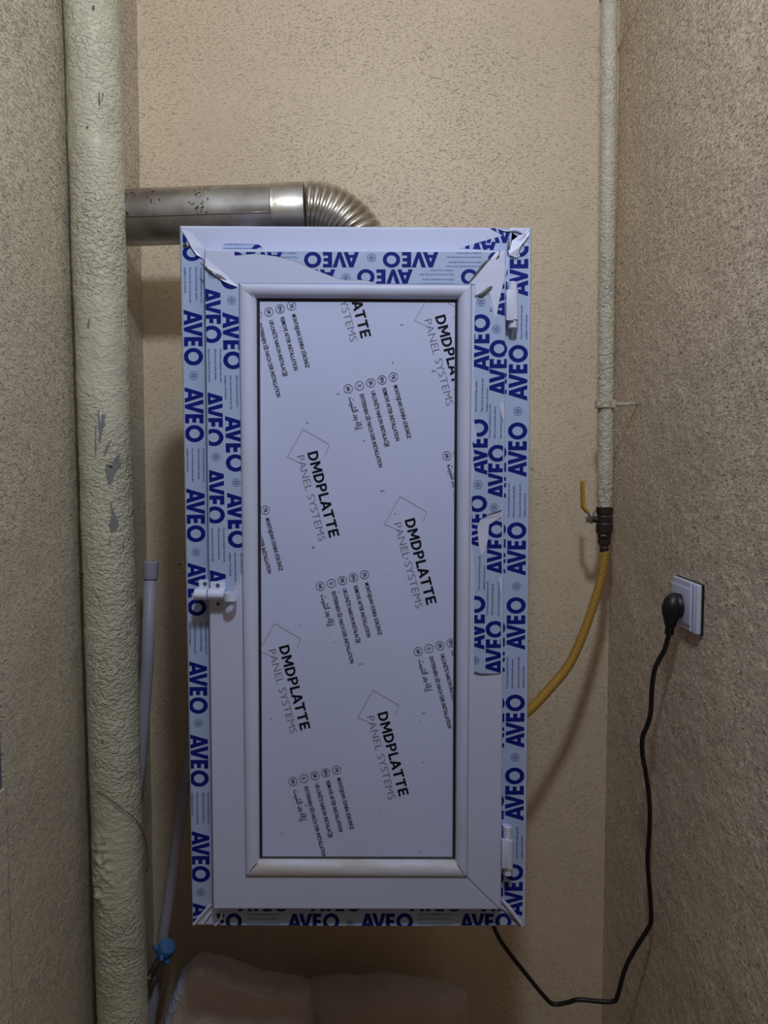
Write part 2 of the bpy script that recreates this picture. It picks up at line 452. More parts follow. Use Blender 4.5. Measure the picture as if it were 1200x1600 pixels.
M_joint = mat('grey_joint', (0.09, 0.09, 0.11), 0.8)
def joint(pts, yof, wd=.00045):
    bm = bmesh.new()
    for (a, ya), (b, yb) in zip(pts, pts[1:]):
        A = P(*a, ya - .0003); B = P(*b, yb - .0003); d = (B - A).normalized(); n = Vector((-d.z, 0, d.x)) * wd
        v = [bm.verts.new(q) for q in (A + n, B + n, B - n, A - n)] ; w_ = [bm.verts.new(q.co + Vector((0, .0012, 0))) for q in v]
        bm.faces.new(v); bm.faces.new(w_[::-1])
        for i in range(4): bm.faces.new((v[i], w_[i], w_[(i + 1) % 4], v[(i + 1) % 4]))
    obj('mitre_joint', bm, M_joint, cab)
joint([((730.5, 1370.5), YS), ((757, 1397), YS), ((783, 1422), YS)], 0)
joint([((384.5, 1369.5), YS - .0022), ((394, 1357), YS - .0030), ((401, 1349), YS)], 0, .0005)
joint([((729.5, 1370), YS - .0022), ((721, 1360), YS - .0030), ((715, 1351), YS)], 0, .0004)
joint([((374, 444), YS - .0020), ((386, 455), YS - .0030), ((396, 463), YS)], 0, .0002)
# ---- film on the frame
def film(name_poly, Y, pxs, prints, small=True, m=M_film, thick=0.0004, label=None):
    """pxs: outline in pixels of the photograph projected on the face; prints: list of items"""
    pts = [P(x, y, Y - thick) for x, y in pxs]
    reg = [(p.x, p.z) for p in pts]
    if area(reg) < 0: reg = reg[::-1]; pts = pts[::-1]
    bm = bmesh.new(); a = [bm.verts.new(p) for p in pts]; b = [bm.verts.new(p + Vector((0, thick * .9, 0))) for p in pts]
    T = tessellate_polygon([[Vector((p.x, p.z, 0)) for p in pts]])
    for tr in T:
        bm.faces.new([a[i] for i in tr])
    n = len(a)
    for i in range(n):
        try: bm.faces.new((a[i], b[i], b[(i + 1) % n], a[(i + 1) % n]))
        except ValueError: pass
    f = obj('protective_film', bm, m, cab)
    if label: f['label'] = label
    thin = Print(Y - thick - .00015, reg)
    for it in prints:
        kind, mp = it[0], it[1]
        if kind == 'A':
            big = Print(Y - thick - .00015, reg)
            for q in AVEO: big.add([mp(x / AVEO_W, z) for x, z in q])
            big.build('lettering', M_navy, f)
        elif kind == 'I':
            for q in ICON: thin.add([mp(x, z) for x, z in q])
        elif kind == 'T':
            lines = ["Pencerenin montaj\u0131ndan hemen sonra", "l\u00fctfen bu koruma band\u0131n\u0131 \u00e7\u0131kar\u0131n\u0131z.", "Please remove this protective tape after", "installation of the window."]
            lens = [1.0, .93, 1.0, .72]
            for k, (ln, lw) in enumerate(zip(lines, lens)):
                T, _ = text_tris(ln, 0.008, 1)
                v0 = .86 - k * .27 + (0.03 if k < 2 else -.03)
                for tr in T: thin.add([mp(x * lw, v0 + z * .13) for x, z in tr])
    if thin.V: thin.build('small_print', M_navythin, f)
    return f
def run(kind, a, b, base, h, axis, Y):
    """item printed between pixels a..b (reading order) along an axis; base = pixel of the baseline, h = signed height towards letter tops"""
    if axis == 'y':
        f0, f1 = (base if not callable(base) else base(a)), (base if not callable(base) else base(b))
        return (kind, quad_map((f0, a), (f1, b), (h, 0), Y))
    f0, f1 = (base if not callable(base) else base(a)), (base if not callable(base) else base(b))
    return (kind, quad_map((a, f0), (b, f1), (0, h), Y))
def lin(x0, y0, x1, y1): return lambda y: x0 + (x1 - x0) * (y - y0) / (y1 - y0)
def col(items, base, h, Y, rev=False):
    out = []
    for k, a, b in items:
        if rev: a, b = b, a
        out.append(run(k, a, b, base, h, 'y', Y))
    return out

# outer left strip, reads downwards
L1 = lin(287, 487, 299.5, 1400)
items = [('A', 325, 408), ('T', 418, 474), ('A', 484, 571), ('I', 579.5, 594.5), ('A', 605, 691), ('T', 701, 753), ('A', 763, 847), ('I', 855.5, 870), ('A', 879, 962),
         ('T', 972, 1022), ('A', 1033, 1115), ('I', 1123, 1137), ('A', 1147, 1229), ('T', 1239, 1288), ('A', 1298, 1378), ('I', 1387, 1401), ('A', 1410, 1490)]
pr = [(run(k, a, b, (lambda y: L1(y) + 7) if k == 'I' else ((lambda y: L1(y) + 1) if k == 'T' else L1), 14.5 if k == 'I' else 29, 'y', YO)) for k, a, b in items]
film('', YO, [(284.5, 365), (289, 368), (296, 382), (304, 398), (318, 406), (322, 420), (334, 1395), (332, 1410), (303, 1440), (301.5, 1440), (295, 1000)], pr)
# outer right strip, reads upwards
R1 = lin(825.5, 400, 817, 1400)
items = [('A', 374, 463), ('T', 476, 530), ('A', 539, 626), ('I', 635, 650), ('A', 660, 745), ('T', 755, 808), ('A', 816, 899), ('I', 909, 923), ('A', 933, 1015),
         ('T', 1026, 1075), ('A', 1085, 1168), ('I', 1176, 1190), ('A', 1199, 1282), ('T', 1291, 1341), ('A', 1350, 1431)]
pr = []
for k, a, b in items:
    pr.append(run(k, b, a, (lambda y: R1(y) - 7) if k == 'I' else R1, -14.5 if k == 'I' else -29, 'y', YO))
pr.append(run('A', 1350 + 180, 1265 + 180, R1, -29, 'y', YO))
ed = lin(794, 400, 787, 1400)                         # a second column of print next to the sash
for a, b in ((494, 412), (616, 532), (778, 694), (896, 814), (1050, 968), (1168, 1086), (1320, 1238), (1440, 1358)):
    pr.append(run('A', a, b, lambda y: ed(y) - 1, -29, 'y', YO))
film('', YO, [(800, 363), (812, 372), (820, 385), (826, 384), (825, 700), (818.5, 1300), (816, 1432), (806, 1436), (783, 1405), (785, 1000), (788, 640), (789, 440), (796, 400)], pr)
# outer top remnants, upside down
pr = [run('A', 404, 318, 379, 27, 'x', YO), run('T', 345, 292, 388, 26, 'x', YO)]
pr = [('T', quad_map((400, 366), (347, 366), (0, 24), YO)), ('A', quad_map((488, 381), (402 - 10, 381), (0, 27), YO))]
film('', YO, [(348, 382), (352, 380.5), (390, 381), (405, 382.5), (412, 389), (348, 389)], pr)
pr = [('A', quad_map((800, 353), (716, 353), (0, 27), YO)), ('A', quad_map((775, 378), (690, 378), (0, 27), YO)), ('T', quad_map((860, 356), (810, 356), (0, 26), YO))]
film('', YO, [(765, 356.5), (806, 357), (829, 360), (828, 380), (812, 372), (797, 392), (716, 388), (740, 381), (786, 368)], pr)
# outer bottom strip
pr = []
for k, a, b in (('A', 298, 378), ('T', 386, 438), ('A', 449, 530), ('I', 540, 553), ('A', 563, 645), ('T', 654, 707), ('A', 718, 799)):
    pr.append(run(k, a, b, 1452 if k != 'I' else 1448, -25 if k != 'I' else -13, 'x', YO))
for a, b in ((372, 452), (485, 565), (640, 722), (752, 832)): pr.append(run('A', a, b, 1423.5, -24, 'x', YO))
film('', YO, [(345, 1415), (780, 1416), (806, 1445), (640, 1447), (346, 1445.5), (338, 1430)], pr)

# sash left strip, two columns read downwards
C1 = lin(314.5, 450, 323, 900); C2 = lin(347.5, 490, 357, 860)
pr = []
for k, a, b in (('A', 328 - 0, 411), ('I', 421, 436), ('A', 449, 536), ('T', 545, 598), ('A', 611, 697), ('I', 707, 721), ('A', 732, 818), ('T', 825, 878), ('A', 889, 972)):
    pr.append(run(k, a, b, (lambda y: C1(y) + 11) if k == 'I' else C1, 14 if k == 'I' else 30, 'y', YS))
for k, a, b in (('A', 370, 452), ('I', 462, 477), ('A', 488, 577), ('T', 587, 640), ('A', 650, 737), ('I', 747, 761), ('A', 770, 856), ('T', 864, 915)):
    pr.append(run(k, a, b, (lambda y: C2(y) + 8) if k == 'I' else C2, 14 if k == 'I' else 30, 'y', YS))
film('', YS, [(320, 420), (328, 428), (342, 436), (352, 442), (370, 448), (372.4, 452), (378.4, 862), (378, 895), (372, 906), (363, 921), (352, 930), (328, 930), (326.5, 700)], pr)
# sash right strip, two columns read upwards
D1 = lin(765.5, 490, 757, 1000); D2 = lin(795, 490, 788, 1000)
pr = []
for k, a, b in (('I', 464, 480), ('A', 491, 580), ('T', 591, 643), ('A', 655, 742), ('I', 750, 765), ('A', 774, 857), ('T', 868, 922), ('A', 931, 1015), ('I', 1025, 1039), ('A', 1051, 1135)):
    pr.append(run(k, b, a, (lambda y: D1(y) - 7) if k == 'I' else D1, -14 if k == 'I' else -29, 'y', YS))
for k, a, b in (('A', 404, 496), ('I', 507, 522), ('A', 531, 618), ('T', 631, 685), ('A', 695, 779), ('I', 786, 800), ('A', 814, 898), ('T', 908, 961), ('A', 970, 1053)):
    pr.append(run(k, b, a, (lambda y: D2(y) - 12) if k == 'I' else D2, -14 if k == 'I' else -29, 'y', YS))
film('', YS, [(788, 410), (789.5, 560), (787.5, 628), (781, 632), (786, 648), (786, 700), (785, 795), (784, 802), (764, 806), (750, 812), (746, 825), (748, 850), (752, 868), (757, 862), (762, 845), (764, 815), (784.3, 806),
              (784, 900), (780, 903), (783, 920), (782.5, 1052), (742, 1052), (741, 1048), (741, 868), (737, 850), (737, 770), (739, 752), (742, 735), (739, 720), (741, 708), (738, 692), (745, 684), (744, 668), (740, 655),
              (742, 640), (740, 618), (743, 605), (740, 590), (742, 480), (744, 466), (764, 458), (766, 478), (771, 494), (775, 500), (780, 470), (785, 440), (786, 425), (781, 410)], pr)
# sash top strip, two rows upside down
pr = []
for k, a, b in (('T', 464, 411), ('A', 561, 475), ('I', 588, 573), ('A', 685, 598), ('T', 752, 697), ('A', 848, 762), ('A', 441, 355)):
    pr.append((k, quad_map((a, 394 if k != 'I' else 396), (b, 394 if k != 'I' else 396), (0, 24 if k != 'I' else 14), YS)))
for k, a, b in (('A', 524, 438), ('I', 548, 533), ('A', 645, 558), ('T', 709, 656), ('A', 806, 720)):
    pr.append((k, quad_map((a, 421 if k != 'I' else 431 - 4), (b, 421 if k != 'I' else 427), (0, 24 if k != 'I' else 14), YS)))
film('', YS, [(366, 393), (430, 393), (776, 394), (768, 402), (755, 415), (742, 432), (733, 443), (588, 443), (575, 438), (560, 437), (536, 437), (515, 430), (492, 421), (462, 408), (432, 400), (400, 396), (367, 399)], pr)

# ---- curled scraps of torn film
def curl(pts, r, Y, m=M_filmback, turns=0.8, flat=0.6, start=0.2):
    """a sheet rolled along a line of pixels: open spiral section that tapers"""
    P3 = [P(x, y, Y) for x, y in pts]
    if not hasattr(r, '__len__'): r = [r * .15] + [r] * (len(pts) - 2) + [r * .1]
    r = [q * .00093 for q in r]
    Q = smooth_path(P3, 5); R = []
    for i in range(len(Q)):
        s = i / 5; k = min(int(s), len(r) - 2); R.append(r[k] + (r[k + 1] - r[k]) * (s - k))
    T, N = frames(Q)
    bm = bmesh.new(); seg = 14; rows = []
    for q, rr, (n, b) in zip(Q, R, N):
        row = []
        for k in range(seg + 1):
            a = 2 * math.pi * (start + turns * k / seg); sr = rr * (1 - .25 * k / seg)
            v = n * math.cos(a) * sr * flat + b * math.sin(a) * sr
            p = q + v; p.y = min(p.y, Y) if False else p.y
            row.append(bm.verts.new(p + Vector((0, -rr * flat - .0006, 0))))
        rows.append(row)
    for A, B in zip(rows, rows[1:]):
        for k in range(seg): bm.faces.new((A[k], A[k + 1], B[k + 1], B[k]))
    o = autosmooth(obj('film_scrap', bm, m, cab), 60); return o
def flap(pts, Y, lift, m=M_filmback):
    """loose sheet: outline in pixels, each with its own lift (mm) off the face"""
    bm = bmesh.new()
    vs = [bm.verts.new(P(x, y, Y - .0009 - l * .001 * lift)) for (x, y, l) in pts]
    for tr in tessellate_polygon([[Vector((v.co.x, v.co.z, 0)) for v in vs]]): bm.faces.new([vs[i] for i in tr])
    return obj('film_scrap', bm, m, cab)
# left top corner
flap([(283, 357, 0), (300, 364, .5), (318, 385, 1.5), (318, 404, 1), (307, 398, 3), (299, 386, 3), (290, 368, 1)], YO, 1)
curl([(284, 360), (292, 372), (300, 388), (307, 398)], [.6, 1.2, 1.4, .3], YO)
flap([(321, 402, 0), (348, 425, 1), (368, 444, 0), (372, 449, 0), (350, 440, 2.5), (334, 428, 3), (320, 414, 1)], YS, 1)
curl([(313, 411), (328, 424), (345, 434), (360, 443)], [.5, 2.6, 3.2, .4], YS, M_filmdark)
# right top corner
flap([(775, 394, 1), (786, 396, 3), (789, 420, 2), (787, 440, 1), (780, 470, .5), (775, 499, .3), (770, 480, .3), (765, 458, 1), (744, 466, 1), (742, 444, .5), (735, 443, .5), (750, 424, 2), (766, 405, 2)], YS, .5)
curl([(731, 444), (745, 427), (758, 411), (772, 402)], [.5, 1.6, 2.4, .4], YS, M_filmdark)
curl([(742, 463), (752, 461), (764, 452), (769, 448)], [.8, 3.2, 3.4, 1.2], YS, M_filmdark)
curl([(781, 392), (778, 402), (772, 410)], [.6, 2.2, .4], YS, M_filmdark)
curl([(776, 357), (790, 361), (806, 360), (818, 366), (812, 374), (800, 377)], [.4, 2, 3.4, 3.8, 3, .5], YO)
curl([(828, 358), (816, 372), (806, 386), (797, 396)], [.8, 2.6, 3.2, 1.0], YO)
curl([(826, 366), (812, 380), (807, 392), (812, 402)], [.5, 2.0, 2.8, .6], YO)
curl([(792, 388), (797, 396), (806, 402), (812, 398)], [.8, 2.6, 2.6, .5], YO)
curl([(795, 372), (794, 386), (793, 400)], [.5, 2.4, .6], YO, M_filmdark)
flap([(800, 376, 1), (826, 358, 0), (828, 366, 2), (814, 384, 4), (806, 402, 2), (795, 398, 4)], YO, 1)
# torn edge by the hinge side
flap([(780, 632, .5), (787, 626, 2), (788, 660, .5), (784, 650, 1)], YS, 1)
curl([(788, 626), (783, 634), (785, 655)], [.4, 1.6, .3], YS)
flap([(784, 807, 1.5), (784, 800, 3), (764, 805, 4), (750, 813, 2), (746, 825, .5), (748, 850, 0), (752, 869, 0), (757, 862, 0), (762, 845, .5), (764, 820, 1)], YS, .6)
curl([(758, 807), (770, 802), (784, 797)], [.5, 1.8, .6], YS, M_filmdark)
flap([(779, 905, 1), (784, 898, 2), (784, 935, 1), (781, 925, 0)], YS, 1)
curl([(741, 1050), (752, 1053), (768, 1053), (783, 1052)], [1.6, 1.2, .7, .4], YS, M_filmdark)
curl([(377, 893), (372, 905), (363, 920), (353, 931)], [.3, .7, .8, .3], YS, M_filmback)
# bottom corners: twisted strips left in the mitres
curl([(303, 1444), (316, 1428), (331, 1411)], [2.2, 2.6, 2.6], YO)
curl([(317, 1443), (324, 1432), (331, 1424)], [2.2, 2.6, 1.6], YO)
curl([(336, 1446), (344, 1436), (348, 1425)], [1.6, 2.6, 2.2], YO, M_filmback)
curl([(315, 1446), (330, 1427)], [1.3, 1.3], YO, M_filmdark)
curl([(783, 1404), (798, 1421), (816, 1446)], [2.4, 3.8, 2.2], YO)
curl([(784, 1420), (800, 1434), (813, 1447)], [1.0, 1.4, .6], YO, M_filmdark)

# ---- print on the panel
pan_reg = [(p.x, p.z) for p in quad((406.5, 471.5), (710.5, 473), (706.5, 1338), (410.5, 1337.5), YP)]
if area(pan_reg) < 0: pan_reg = pan_reg[::-1]
YPP = YP - .0004
def local_map(px, py, sc, ang=75.3):
    """local px frame: u along the text, v towards the letter tops"""
    a = math.radians(ang); tu = (math.cos(a) * sc, math.sin(a) * sc); tv = (math.sin(a) * sc, -math.cos(a) * sc)
    def mp(u, v):
        q = P(px + tu[0] * u + tv[0] * v, py + tu[1] * u + tv[1] * v, YPP); return (q.x, q.z)
    return mp
def put_text(pr, mp, body, u0, v0, length, h, off=0.0, res=2, sp=None):
    T, _ = text_tris(body, off, res)
    for tr in T: pr.add([mp(u0 + x * length, v0 + z * h) for x, z in tr])
def seg2(pr, mp, a, b, wd):
    dx, dz = b[0] - a[0], b[1] - a[1]; l = math.hypot(dx, dz); nx, nz = -dz / l * wd / 2, dx / l * wd / 2
    pr.add([mp(a[0] + nx, a[1] + nz), mp(b[0] + nx, b[1] + nz), mp(b[0] - nx, b[1] - nz), mp(a[0] - nx, a[1] - nz)])
def heavy():
    q = []; x = 0
    def B(a, b, c, d): q.append([(x + a, b), (x + c, b), (x + c, d), (x + a, d)])
    def arc(cx, cy, rx, ry, ix, iy):
        for k in range(10):
            a, b = math.radians(-90 + 18 * k), math.radians(-72 + 18 * k)
            q.append([(x + cx + rx * math.cos(a), cy + ry * math.sin(a)), (x + cx + rx * math.cos(b), cy + ry * math.sin(b)), (x + cx + ix * math.cos(b), cy + iy * math.sin(b)), (x + cx + ix * math.cos(a), cy + iy * math.sin(a))])
    for ch in 'DMDPLATTE':
        if ch == 'D': B(0, 0, .21, 1); B(.2, 0, .34, .19); B(.2, .81, .34, 1); arc(.34, .5, .48, .5, .27, .31); wd = .82
        elif ch == 'M':
            B(0, 0, .2, 1); B(.78, 0, .98, 1)
            q.append([(x, 1), (x + .22, 1), (x + .57, .30), (x + .42, .22)]); q.append([(x + .98, 1), (x + .76, 1), (x + .41, .30), (x + .56, .22)]); wd = .98
        elif ch == 'P': B(0, 0, .21, 1); B(.2, .34, .38, .52); B(.2, .82, .38, 1); arc(.38, .67, .34, .33, .13, .15); wd = .72
        elif ch == 'L': B(0, 0, .21, 1); B(.2, 0, .62, .19); wd = .62
        elif ch == 'A':
            q.append([(x, 0), (x + .22, 0), (x + .56, 1), (x + .34, 1)]); q.append([(x + .36, 1), (x + .56, 1), (x + .92, 0), (x + .70, 0)]); B(.22, .2, .7, .37); wd = .92
        elif ch == 'T': B(0, .81, .76, 1); B(.275, 0, .485, .82); wd = .76
        elif ch == 'E':
            B(0, 0, .21, 1)
            for a in (0, .405, .81): B(.2, a, .66 if a != .405 else .6, a + .19)
            wd = .66
        x += wd + (.15 if ch not in 'LA' else .04)
    return q, x - .15
HEAVY, HEAVY_W = heavy()
def logo(px, py, sc=1.0):
    dark_ = Print(YPP, pan_reg); grey_ = Print(YPP, pan_reg); line_ = Print(YPP, pan_reg)
    mp = local_map(px, py, sc)
    for q in HEAVY: dark_.add([mp(x / HEAVY_W * 137, z * 16.4) for x, z in q])
    put_text(grey_, mp, 'PANEL SYSTEMS', 1, -17.5, 137, 12, -0.012, 3)
    poly = [(-2, -35), (-9, -32), (-37, 2), (-24, 44), (-8, 47), (-1, 33), (1, 32)]
    # open diamond with doubled outline
    D = [(-8, -20), (13, -30), (-6, -32)]
    pts = [(9, -17), (-2, -32), (-38, 3), (-4, 37), (10, 27)]
    for a, b in zip(pts, pts[1:]): seg2(line_, mp, a, b, .9)
    dark_.build('lettering', M_black, panel); grey_.build('thin_lettering', M_grey, panel); line_.build('outline_print', M_line, panel)
def inst(px, py, sc=1.0):
    """the five removal notices; (px, py) is the centre of the TR circle"""
    mp = local_map(px, py, sc)
    dark_ = Print(YPP, pan_reg)
    rows = [('TR', 'MONTAJDAN SONRA S\u00d6K\u00dcN\u00dcZ', 85), ('EN', 'REMOVE AFTER INSTALLATION', 84), ('SR', 'UKLON\u0130TE NAKON INSTALAC\u0130JE', 89),
            ('D', 'ENTFERNEN S\u0130E NACH DER INSTALLATION', 117), ('AR', '.\uFE96\uFEF4\uFE92\uFE9C\uFE98\uFEDF\uFE8D \uFEAA\uFECC\uFE91 \uFE94\uFEDF\uFE8D\uFEAF\uFE87', 52)]
    for k, (cd_, tx, ln) in enumerate(rows):
        v = -18.0 * k
        for q in ring2(0, v, 6.3, .75, 20): dark_.add([mp(a, b) for a, b in q])
        hw = 3.9 if len(cd_) == 2 else 1.8
        put_text(dark_, mp, cd_, -hw, v - 2.6, 2 * hw, 5.4, 0.02, 2)
        if cd_ == 'AR': put_text(dark_, mp, tx, 13, v - 3.0, ln, 9.5, 0.010, 2)
        else: put_text(dark_, mp, tx, 13, v - 3.2, ln, 6.3, 0.015, 2)
    dark_.build('notice_print', M_black, panel)
for (x, y, s) in ((480, 708, 1.0), (632, 813, 1.0), (435.5, 1011, .985), (589.5, 1115, .98), (679.5, 495, 1.01), (529, 395, 1.01)): logo(x, y, s)
for (x, y, s) in ((614.5, 589, 1.01), (569.5, 898, .99), (526, 1203, .98), (455.5, 478, 1.02), (414.5, 797, 1.0), (722, 1000, .985), (768, 694, 1.0)): inst(x, y, s)

# ---- screws seen in the frame
def screw_head(c, r, axis=(0, -1, 0), parent=cab, name='screw'):
    bm = bmesh.new(); ax = Vector(axis)
    lathe(bm, Vector(c) - ax * .001, ax, [(0, r * .8), (.0008, r), (.0020, r * .98), (.0026, r * .7)], 18)
    s = obj(name, bm, M_screw, parent, True)
    bm = bmesh.new()
    for w_, h_ in ((.7, .16), (.16, .7)):
        cc = Vector(c) + ax * .0018
        if abs(ax.y) > .5: box(bm, cc - Vector((r * w_ * .8, .0001, r * h_ * .8)), cc + Vector((r * w_ * .8, .0001, r * h_ * .8)))
    obj('screw_slot', bm, M_hole, s) if len(bm.verts) else bm.free()
    return s
screw_head(P(290.5, 384, YO - .0003), .0045)

# ---- hinges
def hinge(xa, xb, y0, ya, yb, y1, open_top):
    """xa..xb px extent; knuckles y0-ya and yb-y1, barrel ya-yb"""
    cx = (xa + xb) / 2 + 1.5; Yc = YO - .013
    top = P(cx, y0, Yc); a = P(cx, ya, Yc); b = P(cx, yb, Yc); bot = P(cx - .3, y1, Yc)
    r = .0080
    bm = bmesh.new(); lathe(bm, b, (a - b), [(0, r * .9), (.0006, r), ((a - b).length - .0006, r), ((a - b).length, r * .9)], 24)
    pl = P(xa, ya, YS - .0005); pb = P(xa, yb, YS - .0005)
    box(bm, (pb.x, YS - .0030, pb.z), (cx_w(b, Yc), YS + .001, pl.z), .0008)
    h = autosmooth(obj('hinge', bm, M_white, cab))
    bm = bmesh.new(); L_ = (top - a).length
    if open_top:
        lathe(bm, a + Vector((0, 0, .0005)), (0, 0, 1), [(0, r * .8), (L_ - .0006, r * .8), (L_, r * .72), (L_ - .0001, r * .58), (L_ - .008, r * .56)], 24)
    else: lathe(bm, a + Vector((0, 0, .0005)), (0, 0, 1), [(0, r * .8), (L_ - .001, r * .8), (L_, r * .6)], 24)
    box(bm, (a.x - r * .8, Yc, a.z + .001), (a.x + r * .3, YO - .0005, top.z - .002), .0006)
    autosmooth(obj('knuckle', bm, M_white, h))
    bm = bmesh.new(); L_ = (b - bot).length
    lathe(bm, b - Vector((0, 0, .0005)), (0, 0, -1), [(0, r * .8), (L_ - .002, r * .8), (L_ - .0006, r * .65), (L_, r * .4)], 24)
    box(bm, (b.x - r * .8, Yc, bot.z + .002), (b.x + r * .3, YO - .0005, b.z - .001), .0006)
    autosmooth(obj('knuckle', bm, M_white, h))
def cx_w(b, Yc): return b.x
hinge(790.5, 808.5, 441, 453, 501, 514, False)
hinge(783.5, 799.5, 1291, 1311, 1356, 1367, True)

# ---- barrel latch
Yl = YO - .018
bm = bmesh.new()
a, b = P(311, 906, YO - .006), P(328, 922, YO - .006)
box(bm, (a.x, YO - .009, b.z), (b.x, YO - .0005, a.z), .001)
lt = autosmooth(obj('latch', bm, M_white, cab))
def barrel(xl, xr, yt, yb_, parent, name, yback):
    p, q = P(xl, yt, YS - .018), P(xr, yb_, YS - .018)
    bm = bmesh.new()
    n = 18; zc = (p.z + q.z) / 2; rz = (p.z - q.z) / 2; prof = []
    for k in range(n + 1):
        a_ = math.pi * k / n - math.pi / 2
        prof.append((-math.cos(a_) * .012, math.sin(a_) * rz))
    A = [bm.verts.new((p.x, YS - .010 + y, zc + z)) for y, z in prof] + [bm.verts.new((p.x, yback, zc + rz)), bm.verts.new((p.x, yback, zc - rz))]
    B = [bm.verts.new((q.x, v.co.y, v.co.z)) for v in A]
    m_ = len(A)
    for k in range(m_): bm.faces.new((A[k], A[(k + 1) % m_], B[(k + 1) % m_], B[k]))
    bm.faces.new(A[::-1]); bm.faces.new(B)
    bmesh.ops.bevel(bm, geom=[e for e in bm.edges if abs(e.verts[0].co.x - e.verts[1].co.x) < 1e-6], offset=.0012, segments=2, affect='EDGES')
    return autosmooth(obj(name, bm, M_white, parent), 50)
barrel(303, 323, 921, 939, lt, 'keeper_barrel', YO - .0005)
barrel(324.5, 350, 921, 939, lt, 'bolt_barrel', YS - .0005)
bm = bmesh.new()
a, b = P(329, 908.5, YS - .003), P(353, 949, YS - .003); box(bm, (a.x, YS - .0050, b.z), (b.x, YS - .0005, a.z), .001)
autosmooth(obj('bolt_plate', bm, M_white, lt))
c0 = P(360.5, 938, YS - .016); c1 = P(360.5, 925.5, YS - .016); hh = c1.z - c0.z
bm = bmesh.new(); seg = 28; rr = .0095; ri = .0074
rg = [[bm.verts.new(c0 + Vector((r_ * math.cos(2 * math.pi * k / seg), r_ * 1.15 * math.sin(2 * math.pi * k / seg), z_))) for k in range(seg)] for r_, z_ in ((rr, 0), (rr, hh), (ri, hh), (ri, 0))]
for i in range(4):
    A, B = rg[i], rg[(i + 1) % 4]
    for k in range(seg): bm.faces.new((A[k], A[(k + 1) % seg], B[(k + 1) % seg], B[k]))
autosmooth(obj('pull_ring', bm, M_white, lt))
bm = bmesh.new(); tube(bm, [P(348, 931.5, YS - .012), P(353, 931.5, YS - .012)], .0035, 14); obj('bolt', bm, M_white, lt, True)
for c in (P(320.5, 912, YO - .0093), P(340.5, 914.5, YS - .0052), P(341, 944, YS - .0052)):
    screw_head(c, .0030, parent=cab)

# ---------------------------------------------------------------- screw sticking out by the left edge
Ysc = YO + .03
bm = bmesh.new()
s0, s1 = P(290, 879, Ysc), P(281, 880, Ysc)
tube(bm, [s0, s0.lerp(s1, .5), s1], [.0014, .0014, .0014], 8)
lathe(bm, s1, (s1 - s0), [(0, .0016), (.0016, .0040), (.0024, .0042), (.003, .003)], 14)
o = obj('screw', bm, M_screw, cab, True)

# ---------------------------------------------------------------- drain pipe
YD = 1.265
d_top = P(141, -60, YD); d_bot = P(194, 1640, YD)
axis = (d_top - d_bot).normalized()
dr = thing('drain_pipe', (d_bot - axis * (d_bot.z / axis.z)), 'thick vertical waste pipe in lumpy cream paint beside the left wall', 'pipe')
foot = d_bot - axis * (d_bot.z / axis.z); head = d_top + axis * ((ZC - d_top.z) / axis.z)
bm = bmesh.new(); nseg, nz = 72, 900; RD = .0415; Ltot = (head - foot).length
random.seed(3)
rows = []
blob = [(P(180, 1080, YD).z, .030, .0045, -1.75), (P(172, 1350, YD).z, .055, .005, -1.95), (P(162, 1390, YD).z, .04, .004, -2.1), (P(176, 1310, YD).z, .05, .003, -1.9)]
for i in range(nz + 1):
    c = foot.lerp(head, i / nz); row = []
    for k in range(nseg):
        a = 2 * math.pi * k / nseg
        n = Vector((math.cos(a), math.sin(a), 0))
        q = c + n * RD
        d = .0011 * noise.noise(q * 38) + .0007 * noise.noise(q * 90) + .0010 * noise.noise(q * 14)
        for bz, br, bh, ba in blob:
            da = (a - ba + math.pi) % (2 * math.pi) - math.pi
            e = ((c.z - bz) / br) ** 2 + (da * RD / (br * .42)) ** 2
            if e < 4: d += bh * math.exp(-e * 1.3) * max(0, .35 + 1.1 * noise.noise(q * 150) + .5 * noise.noise(q * 70))
        row.append(bm.verts.new(c + n * (RD + d)))
    rows.append(row)
for A, B in zip(rows, rows[1:]):
    for k in range(nseg): bm.faces.new((A[k], A[(k + 1) % nseg], B[(k + 1) % nseg], B[k]))
obj('pipe', bm, M_drain, dr, True)
# places where the paint has come off: thin patches lying on the curved surface
def on_drain(px, py, lift):
    r = ray(px, py); o0 = Vector((0, 0, CAMZ))
    # ray against the (near vertical) cylinder
    t_ = 0.9
    for _ in range(400):
        q = o0 + r * t_; s = (q - foot).dot(axis); d = ((q - foot) - axis * s).length
        if d < RD + lift: break
        t_ += max((d - RD - lift) * .7, .00005)
    s = (q - foot).dot(axis); cc = foot + axis * s; n = (q - cc).normalized(); return cc + n * (RD + lift)
M_scratch = mat('dark_scratch', (0.10, 0.085, 0.06), 0.7)
def chip(poly, m=None):
    bm = bmesh.new(); cx = sum(p[0] for p in poly) / len(poly); cy = sum(p[1] for p in poly) / len(poly)
    v = [bm.verts.new(on_drain(x, y, .0013)) for x, y in poly]; c = bm.verts.new(on_drain(cx, cy, .0016))
    for i in range(len(v)): bm.faces.new((v[i], v[(i + 1) % len(v)], c))
    o = obj('bare_patch', bm, m or M_chip, dr, True)
chip([(159, 647), (165, 648), (163, 658), (165, 664), (161, 668), (159, 680), (157, 692), (154, 686), (155, 672), (153, 668), (157, 660)])
chip([(153, 640), (155, 640), (155, 650), (157, 668), (155, 669), (153, 655)])
chip([(149, 664), (151, 664), (150, 686), (151, 700), (149, 716), (148, 700)])
chip([(170, 690), (175, 685), (170, 698), (164, 712), (162, 708), (165, 700)])
